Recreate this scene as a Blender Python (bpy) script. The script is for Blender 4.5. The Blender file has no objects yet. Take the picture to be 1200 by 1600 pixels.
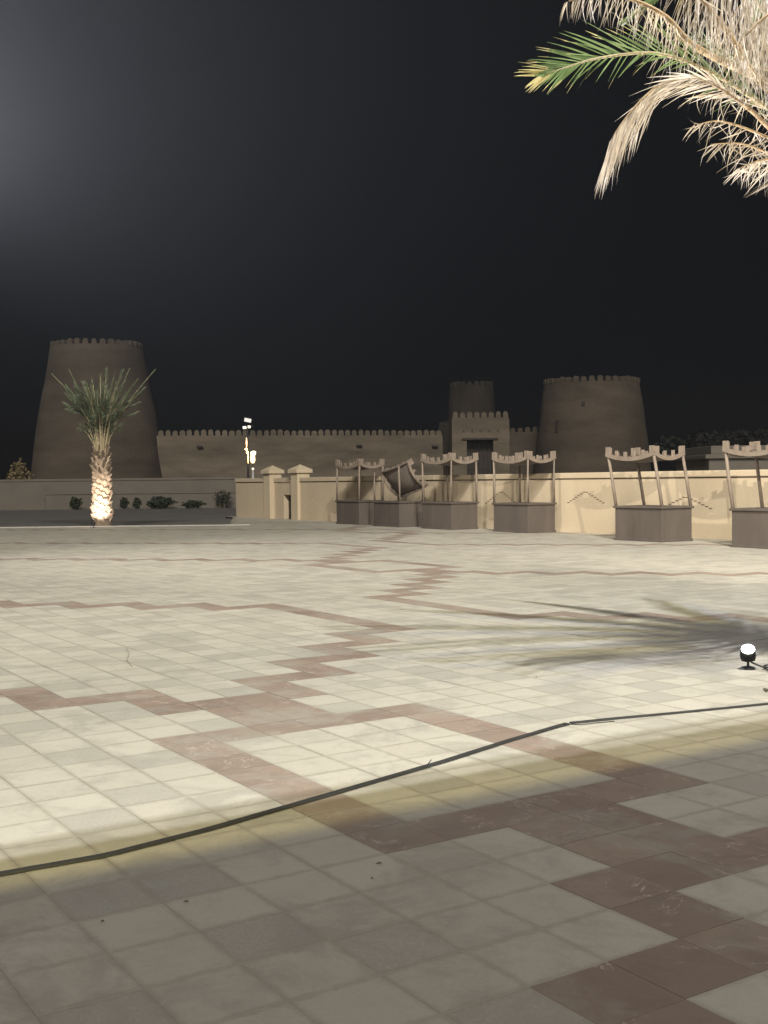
import bpy, bmesh, math, random
from mathutils import Vector, Matrix, noise

random.seed(11)
sc = bpy.context.scene
COL = sc.collection
PI = math.pi

# ------------------------------------------------------------------ camera
FPX, PITCH, ROLL, CAM_H = 1812.0, 0.0268, -0.011, 1.6
cam_d = bpy.data.cameras.new('camera')
cam = bpy.data.objects.new('camera', cam_d)
COL.objects.link(cam)
cam.location = (0, 0, CAM_H)
cam.rotation_mode = 'QUATERNION'
Mcam = Matrix.Rotation(PI / 2 - PITCH, 3, 'X') @ Matrix.Rotation(ROLL, 3, 'Z')
cam.rotation_quaternion = Mcam.to_quaternion()
cam_d.sensor_fit = 'VERTICAL'
cam_d.sensor_height = 24.0
cam_d.lens = FPX / 1600.0 * 24.0
cam_d.clip_start = 0.05
cam_d.clip_end = 3000
sc.camera = cam

# ------------------------------------------------------------------ night sky
world = bpy.data.worlds.new('World')
sc.world = world
world.use_nodes = True
wn = world.node_tree
wbg = wn.nodes['Background']
wsky = wn.nodes.new('ShaderNodeTexSky')
wsky.sky_type = 'NISHITA'
wsky.sun_disc = False
wsky.sun_elevation = math.radians(28)
wsky.sun_rotation = math.radians(200)
wmix = wn.nodes.new('ShaderNodeMixRGB')
wmix.inputs[0].default_value = 0.0002
wmix.inputs[1].default_value = (0.0013, 0.0015, 0.0021, 1)
wn.links.new(wsky.outputs[0], wmix.inputs[2])
wn.links.new(wmix.outputs[0], wbg.inputs[0])
wbg.inputs[1].default_value = 1.0

# soft sun added behind the camera as fill for the fort and foreground
sun_d = bpy.data.lights.new('fill_sun', 'SUN')
sun_d.energy = 2.0
sun_d.angle = math.radians(14)
sun_d.color = (1.0, 0.93, 0.83)
sun = bpy.data.objects.new('fill_sun', sun_d)
COL.objects.link(sun)
sd = Vector((0.02, 0.84, -0.545)).normalized()
sun.rotation_euler = sd.to_track_quat('-Z', 'Y').to_euler()

sc.view_settings.view_transform = 'Standard'
sc.view_settings.look = 'None'
sc.view_settings.exposure = 0.0
sc.view_settings.gamma = 1.0
sc.render.engine = 'CYCLES'
sc.cycles.use_denoising = True
sc.cycles.max_bounces = 6
sc.cycles.volume_bounces = 0
sc.cycles.sample_clamp_indirect = 4.0

# ------------------------------------------------------------------ frames of reference
YAW = -0.9956194
TILE = 0.3383
A2 = Vector((math.cos(YAW), math.sin(YAW)))      # along the boundary wall, towards the camera
B2 = Vector((-math.sin(YAW), math.cos(YAW)))     # away from the plaza, through the wall
OA, OB = -12.2652 * TILE, 9.9142 * TILE
def W(a, b, z=0.0):
    """plaza grid metres -> world"""
    p = A2 * (a + OA) + B2 * (b + OB)
    return Vector((p.x, p.y, z))
GRIDM = Matrix(((A2.x, B2.x, 0), (A2.y, B2.y, 0), (0, 0, 1))).to_4x4()

def ray(px, py):
    v = Vector(((px - 600) / FPX, -(py - 800) / FPX, -1.0))
    return Mcam @ v
def at(px, py, Y):
    d = ray(px, py)
    return Vector((0, 0, CAM_H)) + d * (Y / d.y)
def on_wall(px, py, b):
    d = ray(px, py)
    n = Vector((B2.x, B2.y, 0))
    t = (b - (-OB)) / d.dot(n) if False else (b + OB) / d.dot(n)
    p = Vector((0, 0, CAM_H)) + d * t
    return (p.x * A2.x + p.y * A2.y) - OA, p.z

# ------------------------------------------------------------------ floodlights of the plaza
def spot(name, loc, target, power, cone, blend, color, radius=0.15):
    d = bpy.data.lights.new(name, 'SPOT')
    d.energy = power
    d.spot_size = math.radians(cone)
    d.spot_blend = blend
    d.color = color
    d.shadow_soft_size = radius
    o = bpy.data.objects.new(name, d)
    COL.objects.link(o)
    o.location = loc
    o.rotation_euler = (Vector(target) - Vector(loc)).to_track_quat('-Z', 'Y').to_euler()
    return o
WHITE = (0.94, 0.955, 1.0)
WARM = (1.0, 0.86, 0.34)
# low mast just out of frame on the left, shining across towards the camera side
ML = Vector((-10.6, 22.0, 7.8))
spot('flood_mast', ML, (2.5, 13.0, 13.0), 34000, 102, 0.8, (0.93, 0.95, 1.0), 0.14)
# tall mast farther left, thrown across the plaza at the stalls
spot('flood_mast', (-20, 20, 14), (7, 28, 0), 14500, 54, 0.8, (1.0, 0.94, 0.83), 0.2)
# roof flood behind and to the right of the camera, thrown at the stalls
spot('flood_roof', W(7.0, 2.6, 11.0), W(-15, 19, 1.0), 26000, 36, 0.7, (1.0, 0.91, 0.78), 0.12)
# tall floods behind and to the right of the camera: they cast the palm's shadow
MR = Vector((3.95, 4.2, 26.0))
spot('flood_tower', MR, W(-11, 12, 0), 13500, 104, 0.35, WARM, 0.40)
for k in (1.4, 2.2):
    spot('flood_tower', MR + Vector((.546 * k, -.842 * k, 0)), W(-11, 12, 0), 18000, 104, 0.35, WHITE, 0.17)

# ------------------------------------------------------------------ material helpers
def new_mat(name):
    m = bpy.data.materials.new(name)
    m.use_nodes = True
    nt = m.node_tree
    b = nt.nodes['Principled BSDF']
    return m, nt, b
def N(nt, t, **kw):
    n = nt.nodes.new(t)
    for k, v in kw.items():
        setattr(n, k, v)
    return n
def mix(nt, fac, c1, c2, blend='MIX'):
    n = nt.nodes.new('ShaderNodeMixRGB')
    n.blend_type = blend
    for i, v in enumerate((fac, c1, c2)):
        if hasattr(v, 'is_output'):
            nt.links.new(v, n.inputs[i])
        elif isinstance(v, (int, float)):
            n.inputs[i].default_value = v if i == 0 else (v, v, v, 1)
        else:
            n.inputs[i].default_value = (*v, 1) if len(v) == 3 else v
    return n.outputs[0]
def ramp(nt, src, p0, p1, v0=0.0, v1=1.0):
    n = nt.nodes.new('ShaderNodeMapRange')
    n.clamp = True
    n.inputs[1].default_value = p0; n.inputs[2].default_value = p1
    n.inputs[3].default_value = v0; n.inputs[4].default_value = v1
    nt.links.new(src, n.inputs[0])
    return n.outputs[0]
def noise_tex(nt, vec, scale, detail=5, rough=0.6, dist=0.0):
    n = nt.nodes.new('ShaderNodeTexNoise')
    n.inputs['Scale'].default_value = scale
    n.inputs['Detail'].default_value = detail
    n.inputs['Roughness'].default_value = rough
    n.inputs['Distortion'].default_value = dist
    if vec is not None:
        nt.links.new(vec, n.inputs['Vector'])
    return n.outputs['Fac']
def bump(nt, bsdf, h, strength=0.3, dist=0.01):
    n = nt.nodes.new('ShaderNodeBump')
    n.inputs['Strength'].default_value = strength
    n.inputs['Distance'].default_value = dist
    nt.links.new(h, n.inputs['Height'])
    nt.links.new(n.outputs[0], bsdf.inputs['Normal'])
def geo_pos(nt):
    return nt.nodes.new('ShaderNodeNewGeometry').outputs['Position']
def plain(name, c1, c2, scale=3.0, rough=0.85, bs=0.3, bd=0.01, fine=40.0, streak=False):
    """earthy two-tone surface with fine relief"""
    m, nt, b = new_mat(name)
    pos = geo_pos(nt)
    if streak:
        mp = nt.nodes.new('ShaderNodeMapping')
        mp.inputs['Scale'].default_value = (1, 1, 0.25) if streak is True else (0.35, 0.35, streak)
        nt.links.new(pos, mp.inputs[0])
        v = mp.outputs[0]
    else:
        v = pos
    n1 = noise_tex(nt, v, scale, 6, 0.65)
    n2 = noise_tex(nt, pos, fine, 4, 0.6)
    c = mix(nt, ramp(nt, n1, 0.3, 0.7), c1, c2)
    c = mix(nt, 0.35, c, mix(nt, n2, 0.25, 0.8), 'OVERLAY')
    nt.links.new(c, b.inputs['Base Color'])
    b.inputs['Roughness'].default_value = rough
    bump(nt, b, n2, bs, bd)
    return m

# --- paving stone: grid-snapped tone per slab
def stone_mat(name, kind):
    m, nt, b = new_mat(name)
    pos = geo_pos(nt)
    rot = nt.nodes.new('ShaderNodeVectorRotate')
    rot.rotation_type = 'Z_AXIS'
    nt.links.new(pos, rot.inputs['Vector'])
    rot.inputs['Angle'].default_value = -YAW
    mp = nt.nodes.new('ShaderNodeMapping')
    mp.inputs['Location'].default_value = (-OA / TILE, -OB / TILE, 0)
    mp.inputs['Scale'].default_value = (1 / TILE, 1 / TILE, 0)
    nt.links.new(rot.outputs[0], mp.inputs[0])
    fl = nt.nodes.new('ShaderNodeVectorMath'); fl.operation = 'FLOOR'
    nt.links.new(mp.outputs[0], fl.inputs[0])
    wn_ = nt.nodes.new('ShaderNodeTexWhiteNoise'); wn_.noise_dimensions = '2D'
    nt.links.new(fl.outputs[0], wn_.inputs['Vector'])
    rnd = wn_.outputs['Value']; rcol = wn_.outputs['Color']
    # shift pattern per slab so that figures break at the joints
    sh = nt.nodes.new('ShaderNodeVectorMath'); sh.operation = 'MULTIPLY_ADD'
    nt.links.new(rcol, sh.inputs[0]); sh.inputs[1].default_value = (30, 30, 30)
    nt.links.new(pos, sh.inputs[2])
    sv = sh.outputs[0]
    big = noise_tex(nt, pos, 0.55, 5, 0.6, 0.4)
    mid = noise_tex(nt, sv, 4.5, 8, 0.68, 0.25)
    fine = noise_tex(nt, sv, 75, 6, 0.75)
    grime = noise_tex(nt, pos, 1.7, 9, 0.72, 0.5)
    if kind == 'light':
        c = mix(nt, rnd, (0.39, 0.365, 0.315), (0.46, 0.435, 0.38))
        # a slab in seven is greyer
        g = ramp(nt, rnd, 0.80, 0.82)
        c = mix(nt, g, c, (0.31, 0.295, 0.26))
        c = mix(nt, ramp(nt, mid, 0.46, 0.66, 0, 0.5), c, (0.33, 0.31, 0.265))
        c = mix(nt, ramp(nt, fine, 0.40, 0.65, 0, 0.5), c, (0.50, 0.475, 0.42))
    else:
        c = mix(nt, rnd, (0.205, 0.152, 0.123), (0.268, 0.203, 0.168))
        c = mix(nt, ramp(nt, mid, 0.48, 0.62, 0, 0.65), c, (0.175, 0.135, 0.115))
        # pale veins: thin contour lines of a distorted noise
        vn = noise_tex(nt, sv, 2.4, 5, 0.62, 2.2)
        ab = nt.nodes.new('ShaderNodeMath'); ab.operation = 'SUBTRACT'; ab.inputs[1].default_value = 0.52
        nt.links.new(vn, ab.inputs[0])
        ab2 = nt.nodes.new('ShaderNodeMath'); ab2.operation = 'ABSOLUTE'
        nt.links.new(ab.outputs[0], ab2.inputs[0])
        patchy = noise_tex(nt, sv, 4.0, 3)
        vm = nt.nodes.new('ShaderNodeMath'); vm.operation = 'MULTIPLY'
        nt.links.new(ramp(nt, ab2.outputs[0], 0.0, 0.012, 1, 0), vm.inputs[0])
        nt.links.new(ramp(nt, patchy, 0.50, 0.58), vm.inputs[1])
        c = mix(nt, vm.outputs[0], c, (0.50, 0.42, 0.37))
        c = mix(nt, ramp(nt, fine, 0.5, 0.8, 0, 0.3), c, (0.29, 0.215, 0.18))
    # dust and dirt: patches with edges of their own, and dirty rims along the joints
    c = mix(nt, ramp(nt, grime, 0.49, 0.60, 0, 0.62), c, (0.285, 0.27, 0.235))
    c = mix(nt, ramp(nt, big, 0.35, 0.7, 0, 0.25), c, (0.45, 0.42, 0.35))
    fr = nt.nodes.new('ShaderNodeVectorMath'); fr.operation = 'FRACTION'
    nt.links.new(mp.outputs[0], fr.inputs[0])
    sb = nt.nodes.new('ShaderNodeVectorMath'); sb.operation = 'SUBTRACT'; sb.inputs[1].default_value = (0.5, 0.5, 0)
    nt.links.new(fr.outputs[0], sb.inputs[0])
    av = nt.nodes.new('ShaderNodeVectorMath'); av.operation = 'ABSOLUTE'
    nt.links.new(sb.outputs[0], av.inputs[0])
    sx = nt.nodes.new('ShaderNodeSeparateXYZ'); nt.links.new(av.outputs[0], sx.inputs[0])
    mx = nt.nodes.new('ShaderNodeMath'); mx.operation = 'MAXIMUM'
    nt.links.new(sx.outputs[0], mx.inputs[0]); nt.links.new(sx.outputs[1], mx.inputs[1])
    wob = nt.nodes.new('ShaderNodeMath'); wob.operation = 'MULTIPLY_ADD'
    nt.links.new(noise_tex(nt, pos, 14, 4, 0.7), wob.inputs[0]); wob.inputs[1].default_value = 0.16
    nt.links.new(mx.outputs[0], wob.inputs[2])
    rim = ramp(nt, wob.outputs[0], 0.50, 0.585, 0, 0.62 if kind == 'light' else 0.15)
    c = mix(nt, rim, c, (0.27, 0.243, 0.20))
    nt.links.new(c, b.inputs['Base Color'])
    nt.links.new(ramp(nt, mid, 0.3, 0.7, 0.58, 0.76), b.inputs['Roughness'])
    b.inputs['Specular IOR Level'].default_value = 0.28
    hh = mix(nt, 0.5, mid, fine)
    bump(nt, b, hh, 0.3, 0.003)
    return m
M = {}
M['stone'] = stone_mat('pale_paving_stone', 'light')
M['red'] = stone_mat('red_paving_stone', 'red')
M['grout'] = plain('grout', (0.30, 0.275, 0.235), (0.36, 0.333, 0.285), 8, 0.95)
M['red_grout'] = plain('red_grout', (0.14, 0.105, 0.085), (0.19, 0.145, 0.12), 8, 0.95)
M['kerb'] = plain('kerb_stone', (0.38, 0.365, 0.33), (0.48, 0.455, 0.41), 2, 0.7)
M['asphalt'] = plain('asphalt', (0.105, 0.10, 0.096), (0.15, 0.143, 0.135), 0.6, 0.85)
M['sand'] = plain('sand_ground', (0.13, 0.11, 0.085), (0.19, 0.165, 0.13), 0.15, 0.95)
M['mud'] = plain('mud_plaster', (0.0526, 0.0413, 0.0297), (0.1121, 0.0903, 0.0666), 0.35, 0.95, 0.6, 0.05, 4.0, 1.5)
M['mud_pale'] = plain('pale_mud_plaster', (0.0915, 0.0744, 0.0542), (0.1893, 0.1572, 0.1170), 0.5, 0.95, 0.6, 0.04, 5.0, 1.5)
M['mud_far'] = plain('shaded_mud_plaster', (0.0235, 0.0184, 0.0138), (0.0433, 0.0347, 0.0265), 0.4, 0.95, 0.5, 0.05, 4.0)  # darker copy of the mud plaster, dimness of the unlit parts put into the colour
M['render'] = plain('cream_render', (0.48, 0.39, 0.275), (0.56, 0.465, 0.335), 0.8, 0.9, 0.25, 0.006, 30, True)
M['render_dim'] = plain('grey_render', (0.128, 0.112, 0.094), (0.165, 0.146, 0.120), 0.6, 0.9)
M['dark_slot'] = plain('dark_inlay_and_shade', (0.12, 0.092, 0.065), (0.17, 0.13, 0.095), 5, 0.9)  # inlay tone, also the painted shade of the coping groove
M['pale_inlay'] = plain('pale_inlay', (0.58, 0.5, 0.38), (0.66, 0.57, 0.44), 5, 0.9)
M['wood_dark'] = plain('dark_timber', (0.03, 0.024, 0.02), (0.05, 0.04, 0.032), 3, 0.8)
M['stall'] = plain('stall_cladding', (0.07, 0.056, 0.048), (0.108, 0.088, 0.074), 1.6, 0.85, 0.3, 0.008, 26, True)
M['post'] = plain('stall_post_wood', (0.18, 0.142, 0.112), (0.25, 0.20, 0.16), 5, 0.8)
M['cloth'] = plain('canopy_cloth', (0.12, 0.095, 0.08), (0.17, 0.14, 0.118), 3, 0.95)
M['black'] = plain('black_rubber', (0.018, 0.018, 0.018), (0.035, 0.034, 0.032), 12, 0.6)
M['metal'] = plain('black_metal', (0.02, 0.02, 0.022), (0.045, 0.045, 0.048), 10, 0.42)
M['alu'] = plain('grey_metal', (0.35, 0.35, 0.36), (0.5, 0.5, 0.5), 10, 0.35)
M['shrub'] = plain('dark_shrub_leaf', (0.018, 0.026, 0.014), (0.035, 0.045, 0.022), 6, 0.8)
M['dark_tree'] = plain('dark_tree_leaf', (0.006, 0.007, 0.005), (0.012, 0.013, 0.009), 3, 0.9)
M['drybush'] = plain('dry_bush_leaf', (0.16, 0.12, 0.06), (0.24, 0.18, 0.09), 4, 0.8)
M['twig'] = plain('twig', (0.12, 0.09, 0.06), (0.16, 0.12, 0.08), 20, 0.8)

def leaf_mat(name, c1, c2, trans=0.25):
    m, nt, b = new_mat(name)
    pos = geo_pos(nt)
    n1 = noise_tex(nt, pos, 9, 4, 0.6)
    c = mix(nt, ramp(nt, n1, 0.3, 0.7), c1, c2)
    nt.links.new(c, b.inputs['Base Color'])
    b.inputs['Roughness'].default_value = 0.55
    t = nt.nodes.new('ShaderNodeBsdfTranslucent')
    nt.links.new(c, t.inputs['Color'])
    ms = nt.nodes.new('ShaderNodeMixShader'); ms.inputs[0].default_value = trans
    nt.links.new(b.outputs[0], ms.inputs[1]); nt.links.new(t.outputs[0], ms.inputs[2])
    nt.links.new(ms.outputs[0], nt.nodes['Material Output'].inputs['Surface'])
    return m
M['green'] = leaf_mat('green_palm_leaf', (0.13, 0.20, 0.075), (0.22, 0.30, 0.12))
M['greyg'] = leaf_mat('grey_green_palm_leaf', (0.11, 0.14, 0.075), (0.20, 0.23, 0.14), 0.15)
M['dry'] = leaf_mat('dry_palm_leaf', (0.50, 0.42, 0.32), (0.66, 0.58, 0.46))
M['pale_dry'] = leaf_mat('bleached_palm_leaf', (0.62, 0.55, 0.46), (0.76, 0.69, 0.59))
M['tipdry'] = leaf_mat('yellowing_leaf_tip', (0.50, 0.45, 0.18), (0.62, 0.54, 0.30))
M['rachis'] = plain('frond_stem', (0.33, 0.26, 0.15), (0.45, 0.37, 0.24), 8, 0.6)
M['rachis_dry'] = plain('dry_frond_stem', (0.36, 0.25, 0.14), (0.48, 0.36, 0.22), 8, 0.7)
M['trunk'] = plain('palm_trunk_bark', (0.13, 0.095, 0.066), (0.22, 0.165, 0.118), 7, 0.9, 0.6, 0.02)
M['boot'] = plain('palm_leaf_base', (0.42, 0.31, 0.22), (0.60, 0.48, 0.36), 9, 0.85, 0.5, 0.01)

def emit(name, col, strength):
    m, nt, b = new_mat(name)
    b.inputs['Base Color'].default_value = (0.8, 0.8, 0.8, 1)
    b.inputs['Emission Color'].default_value = (*col, 1)
    b.inputs['Emission Strength'].default_value = strength
    return m
M['lens'] = emit('lit_lens', (1.0, 0.98, 0.92), 14)
M['lens_dim'] = emit('lit_lamp_head', (1.0, 0.97, 0.9), 0.45)
M['lamp_small'] = emit('small_lamp_glass', (1.0, 0.84, 0.58), 2.2)
M['glow'] = emit('warm_lamp_glass', (1.0, 0.55, 0.20), 4.5)
M['glow_white'] = emit('bright_lamp_glass', (1.0, 0.68, 0.30), 4)

# ------------------------------------------------------------------ object helpers
def link(o, parent=None):
    COL.objects.link(o)
    if parent is not None:
        o.parent = parent
    return o
def mesh_obj(name, me, mat, parent=None, loc=None, rotz=None):
    o = bpy.data.objects.new(name, me)
    if mat is not None and not me.materials:
        me.materials.append(mat)
    link(o, parent)
    if loc is not None: o.location = loc
    if rotz is not None: o.rotation_euler = (0, 0, rotz)
    return o
def from_bm(name, bm, mat, parent=None, loc=None, rotz=None, smooth=False):
    bmesh.ops.recalc_face_normals(bm, faces=bm.faces)
    me = bpy.data.meshes.new(name)
    bm.to_mesh(me); bm.free()
    if smooth:
        me.polygons.foreach_set('use_smooth', [True] * len(me.polygons))
    return mesh_obj(name, me, mat, parent, loc, rotz)
def tag(o, label, cat, group=None):
    o['label'] = label; o['category'] = cat
    if group: o['group'] = group
    return o
def struct(o):
    o['kind'] = 'structure'; return o
def stuff(o):
    o['kind'] = 'stuff'; return o
def empty(name, loc=(0, 0, 0), rotz=0.0):
    o = bpy.data.objects.new(name, None)
    COL.objects.link(o)
    o.location = loc; o.rotation_euler = (0, 0, rotz)
    return o
def box(bm, x0, x1, y0, y1, z0, z1, bev=0.0, M4=None):
    r = bmesh.ops.create_cube(bm, size=1.0)
    vs = r['verts']
    for v in vs:
        v.co = Vector(((x0 + x1) / 2 + v.co.x * (x1 - x0), (y0 + y1) / 2 + v.co.y * (y1 - y0), (z0 + z1) / 2 + v.co.z * (z1 - z0)))
    if bev > 0:
        es = list({e for v in vs for e in v.link_edges})
        rr = bmesh.ops.bevel(bm, geom=es, offset=bev, segments=2, affect='EDGES', profile=0.5)
        vs = list({v for f in rr['faces'] for v in f.verts} | {v for v in vs if v.is_valid})
    if M4 is not None:
        for v in vs: v.co = M4 @ v.co
    return vs
def tube(bm, pts, rads, seg=8, cap=True):
    pts = [Vector(p) for p in pts]
    rings = []
    up = Vector((0, 0, 1))
    for i, p in enumerate(pts):
        t = (pts[min(i + 1, len(pts) - 1)] - pts[max(i - 1, 0)]).normalized()
        s = t.cross(up)
        if s.length < 1e-3: s = t.cross(Vector((0, 1, 0)))
        s.normalize(); n = s.cross(t)
        r = rads[i] if hasattr(rads, '__len__') else rads
        rings.append([bm.verts.new(p + (s * math.cos(2 * PI * k / seg) + n * math.sin(2 * PI * k / seg)) * r) for k in range(seg)])
    for i in range(len(rings) - 1):
        for k in range(seg):
            bm.faces.new((rings[i][k], rings[i][(k + 1) % seg], rings[i + 1][(k + 1) % seg], rings[i + 1][k]))
    if cap:
        bm.faces.new(rings[0][::-1]); bm.faces.new(rings[-1])
    return rings
def lathe(bm, prof, seg=48, jitter=0.0, seed=0.0):
    rings = []
    for r, z in prof:
        ring = []
        for k in range(seg):
            a = 2 * PI * k / seg
            rr = r
            if jitter:
                rr += jitter * noise.noise(Vector((math.cos(a) * 3 + seed, math.sin(a) * 3, z * 0.5)))
            ring.append(bm.verts.new((rr * math.cos(a), rr * math.sin(a), z)))
        rings.append(ring)
    for i in range(len(rings) - 1):
        for k in range(seg):
            bm.faces.new((rings[i][k], rings[i][(k + 1) % seg], rings[i + 1][(k + 1) % seg], rings[i + 1][k]))
    return rings
def catmull(pts, n):
    P = [Vector(p) for p in pts]
    P = [P[0] * 2 - P[1]] + P + [P[-1] * 2 - P[-2]]
    out = []
    segs = len(P) - 3
    for i in range(n):
        u = i / (n - 1) * segs
        k = min(int(u), segs - 1); t = u - k
        a, b, c, d = P[k:k + 4]
        out.append(0.5 * ((2 * b) + (c - a) * t + (2 * a - 5 * b + 4 * c - d) * t * t + (3 * b - a - 3 * c + d) * t ** 3))
    return out

# ================================================================== THE GROUND
def poly_sheet(name, pts, z, mat):
    bm = bmesh.new()
    bm.faces.new([bm.verts.new((x, y, z)) for x, y in pts])
    o = from_bm(name, bm, mat)
    return struct(o)
def wxy(a, b):
    p = W(a, b); return (p.x, p.y)
WALL_B = 20.2
poly_sheet('ground', [(-1500, -400), (1500, -400), (1500, 2500), (-1500, 2500)], -0.16, M['sand'])
poly_sheet('road', [(-120, 43.0), (-4.5, 43.0), (-5.2, 78.6), (-120, 78.6)], -0.10, M['asphalt'])
EDGE_Y = 43.35
plaza_poly = [(-40, -8), wxy(8, 26), wxy(-40, 26), wxy(-44.2, 26), (-6.6, 56.5), (-5.8, EDGE_Y), (-40, EDGE_Y)]
bm = bmesh.new()
pb = [wxy(6, -30), wxy(6, WALL_B + .2), wxy(-46.5, WALL_B + .2), (-6.9, 55.0), (-5.7, EDGE_Y), (-36, EDGE_Y)]
top = [bm.verts.new((x, y, -0.0024)) for x, y in pb]
bot = [bm.verts.new((x, y, -0.158)) for x, y in pb]
bm.faces.new(top)
for i in range(len(pb)):
    j = (i + 1) % len(pb)
    bm.faces.new((top[i], top[j], bot[j], bot[i]))
plaza = struct(from_bm('plaza', bm, M['grout']))

# --- the red zigzag pattern in tile indices (a, b)
red = set()
def fill(a0, a1, b0, b1):
    for a in range(min(a0, a1), max(a0, a1)):
        for b in range(min(b0, b1), max(b0, b1)):
            red.add((a, b))
def base_unit():
    """cells from one diamond frame to the point-symmetric centre between two of them"""
    cells = set()
    def f(a0, a1, b0, b1):
        for a in range(a0, a1):
            for b in range(b0, b1):
                cells.add((a, b))
    # frame, outer (-8..0) x (-2..4)
    f(-8, 0, -2, -1); f(-8, 0, 3, 4); f(-8, -7, -2, 4); f(-1, 0, -2, 4)
    # knot above the frame
    f(-11, -7, 0, 2)
    # thick zigzag running away
    a = -13
    for k in range(4):
        f(a, a + 3, 2 + 2 * k, 3 + 2 * k); f(a, a + 1, 3 + 2 * k, 4 + 2 * k)
        a -= 2
    # left staircase from the knot
    sa, sb_ = -11, 0
    for k in range(60):
        f(sa - 2, sa + 1, sb_ - 1, sb_)
        f(sa - 2, sa - 1, sb_ - 3, sb_)
        sa -= 2; sb_ -= 2
    # long straight strip and the staircase from its far end
    f(-28, -18, 10, 11)
    sa, sb_ = -26, 11
    for k in range(60):
        f(sa - 2, sa - 1, sb_ - 3, sb_)
        f(sa - 4, sa - 1, sb_ - 3, sb_ - 2)
        sa -= 2; sb_ -= 2
    return cells
unit = base_unit()
sym = {(-9 - a, 1 - b) for a, b in unit}          # point symmetry about the frame centre
half = unit | sym
for k in range(-2, 5):
    for (a, b) in half:
        red.add((a - 38 * k, b + 24 * k))

# --- paving tiles
def inside(p, poly):
    x, y = p; c = False
    for i in range(len(poly)):
        x1, y1 = poly[i]; x2, y2 = poly[i - 1]
        if (y1 > y) != (y2 > y) and x < (x2 - x1) * (y - y1) / (y2 - y1) + x1:
            c = not c
    return c
def tile_mesh(name, mat):
    bm = bmesh.new()
    h = TILE / 2 - 0.0006
    b_ = 0.0016
    lo = [bm.verts.new((x, y, -0.02)) for x, y in ((-h, -h), (h, -h), (h, h), (-h, h))]
    md = [bm.verts.new((x, y, -b_ * .6)) for x, y in ((-h, -h), (h, -h), (h, h), (-h, h))]
    k = h - b_
    hi = [bm.verts.new((x, y, 0)) for x, y in ((-k, -k), (k, -k), (k, k), (-k, k))]
    bm.faces.new(hi)
    for i in range(4):
        j = (i + 1) % 4
        bm.faces.new((lo[i], lo[j], md[j], md[i])); bm.faces.new((md[i], md[j], hi[j], hi[i]))
    me = bpy.data.meshes.new(name); bm.to_mesh(me); bm.free()
    me.materials.append(mat); me.materials.append(M['grout'] if mat is M['stone'] else M['red_grout'])
    for p in me.polygons:
        p.material_index = 0 if p.normal.z > .99 else 1
    return me
me_l, me_r = tile_mesh('paving_tile', M['stone']), tile_mesh('red_paving_tile', M['red'])
Minv = Mcam.transposed()
def to_px(p):
    c = Minv @ (Vector(p) - Vector((0, 0, CAM_H)))
    if c.z > -0.05: return None
    return 600 + FPX * c.x / -c.z, 800 - FPX * c.y / -c.z
cells = []
for a in range(-150, 18):
    for b in range(-78, 62):
        c = W((a + .5) * TILE, (b + .5) * TILE)
        if not inside((c.x, c.y), pb): continue
        if c.y < 1.5 or abs(c.x) > 0.42 * c.y + 3.5: continue
        cells.append((a, b, c))
def in_view(c):
    q = to_px(c)
    return q is not None and -40 < q[0] < 1240 and q[1] < 1650
vis = sorted([x for x in cells if in_view(x[2])], key=lambda x: x[2].y)
near = {(x[0], x[1]) for x in vis[:300]}
rr = random.Random(5)
far_v = {0: [], 1: []}; far_f = {0: [], 1: []}
def tilt_mat(r, s):
    return Matrix.Rotation(r.gauss(0, s), 3, 'X') @ Matrix.Rotation(r.gauss(0, s), 3, 'Y')
src = [v.co.copy() for v in me_l.vertices]; srcf = [tuple(p.vertices) for p in me_l.polygons]
for a, b, c in cells:
    isred = (a, b) in red
    dz = rr.uniform(-0.0006, 0.0006)
    T = tilt_mat(rr, 0.0015)
    if (a, b) in near:
        o = bpy.data.objects.new('red_paving_tile' if isred else 'paving_tile', me_r if isred else me_l)
        link(o, plaza)
        o.matrix_local = Matrix.Translation((c.x, c.y, dz)) @ GRIDM @ T.to_4x4()
    else:
        k = 1 if isred else 0
        n0 = len(far_v[k])
        R3 = GRIDM.to_3x3() @ T
        for v in src:
            far_v[k].append((R3 @ v) + Vector((c.x, c.y, dz)))
        far_f[k] += [tuple(i + n0 for i in f) for f in srcf]
for k, nm in ((0, 'distant_paving'), (1, 'distant_red_paving')):
    me = bpy.data.meshes.new(nm); me.from_pydata(far_v[k], [], far_f[k])
    me.materials.append(M['red'] if k else M['stone']); me.materials.append(M['red_grout'] if k else M['grout'])
    me.polygons.foreach_set('material_index', ([0] + [1] * 8) * (len(far_f[k]) // 9))
    stuff(mesh_obj(nm, me, None, plaza))

# --- kerb along the far edge
kerb = struct(empty('kerb', (0, 0, 0)))
x = -36.0
km = None
while x < -5.9:
    bm = bmesh.new()
    if km is None:
        box(bm, 0.004, 0.996, 0, 0.32, -0.158, 0.03, 0.012)
        o = from_bm('kerb_stone', bm, M['kerb'], kerb); km = o.data
    else:
        bm.free(); o = mesh_obj('kerb_stone', km, None, kerb)
    o.location = (x, EDGE_Y + 0.005, rr.uniform(-.004, .004))
    x += 1.0

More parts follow.
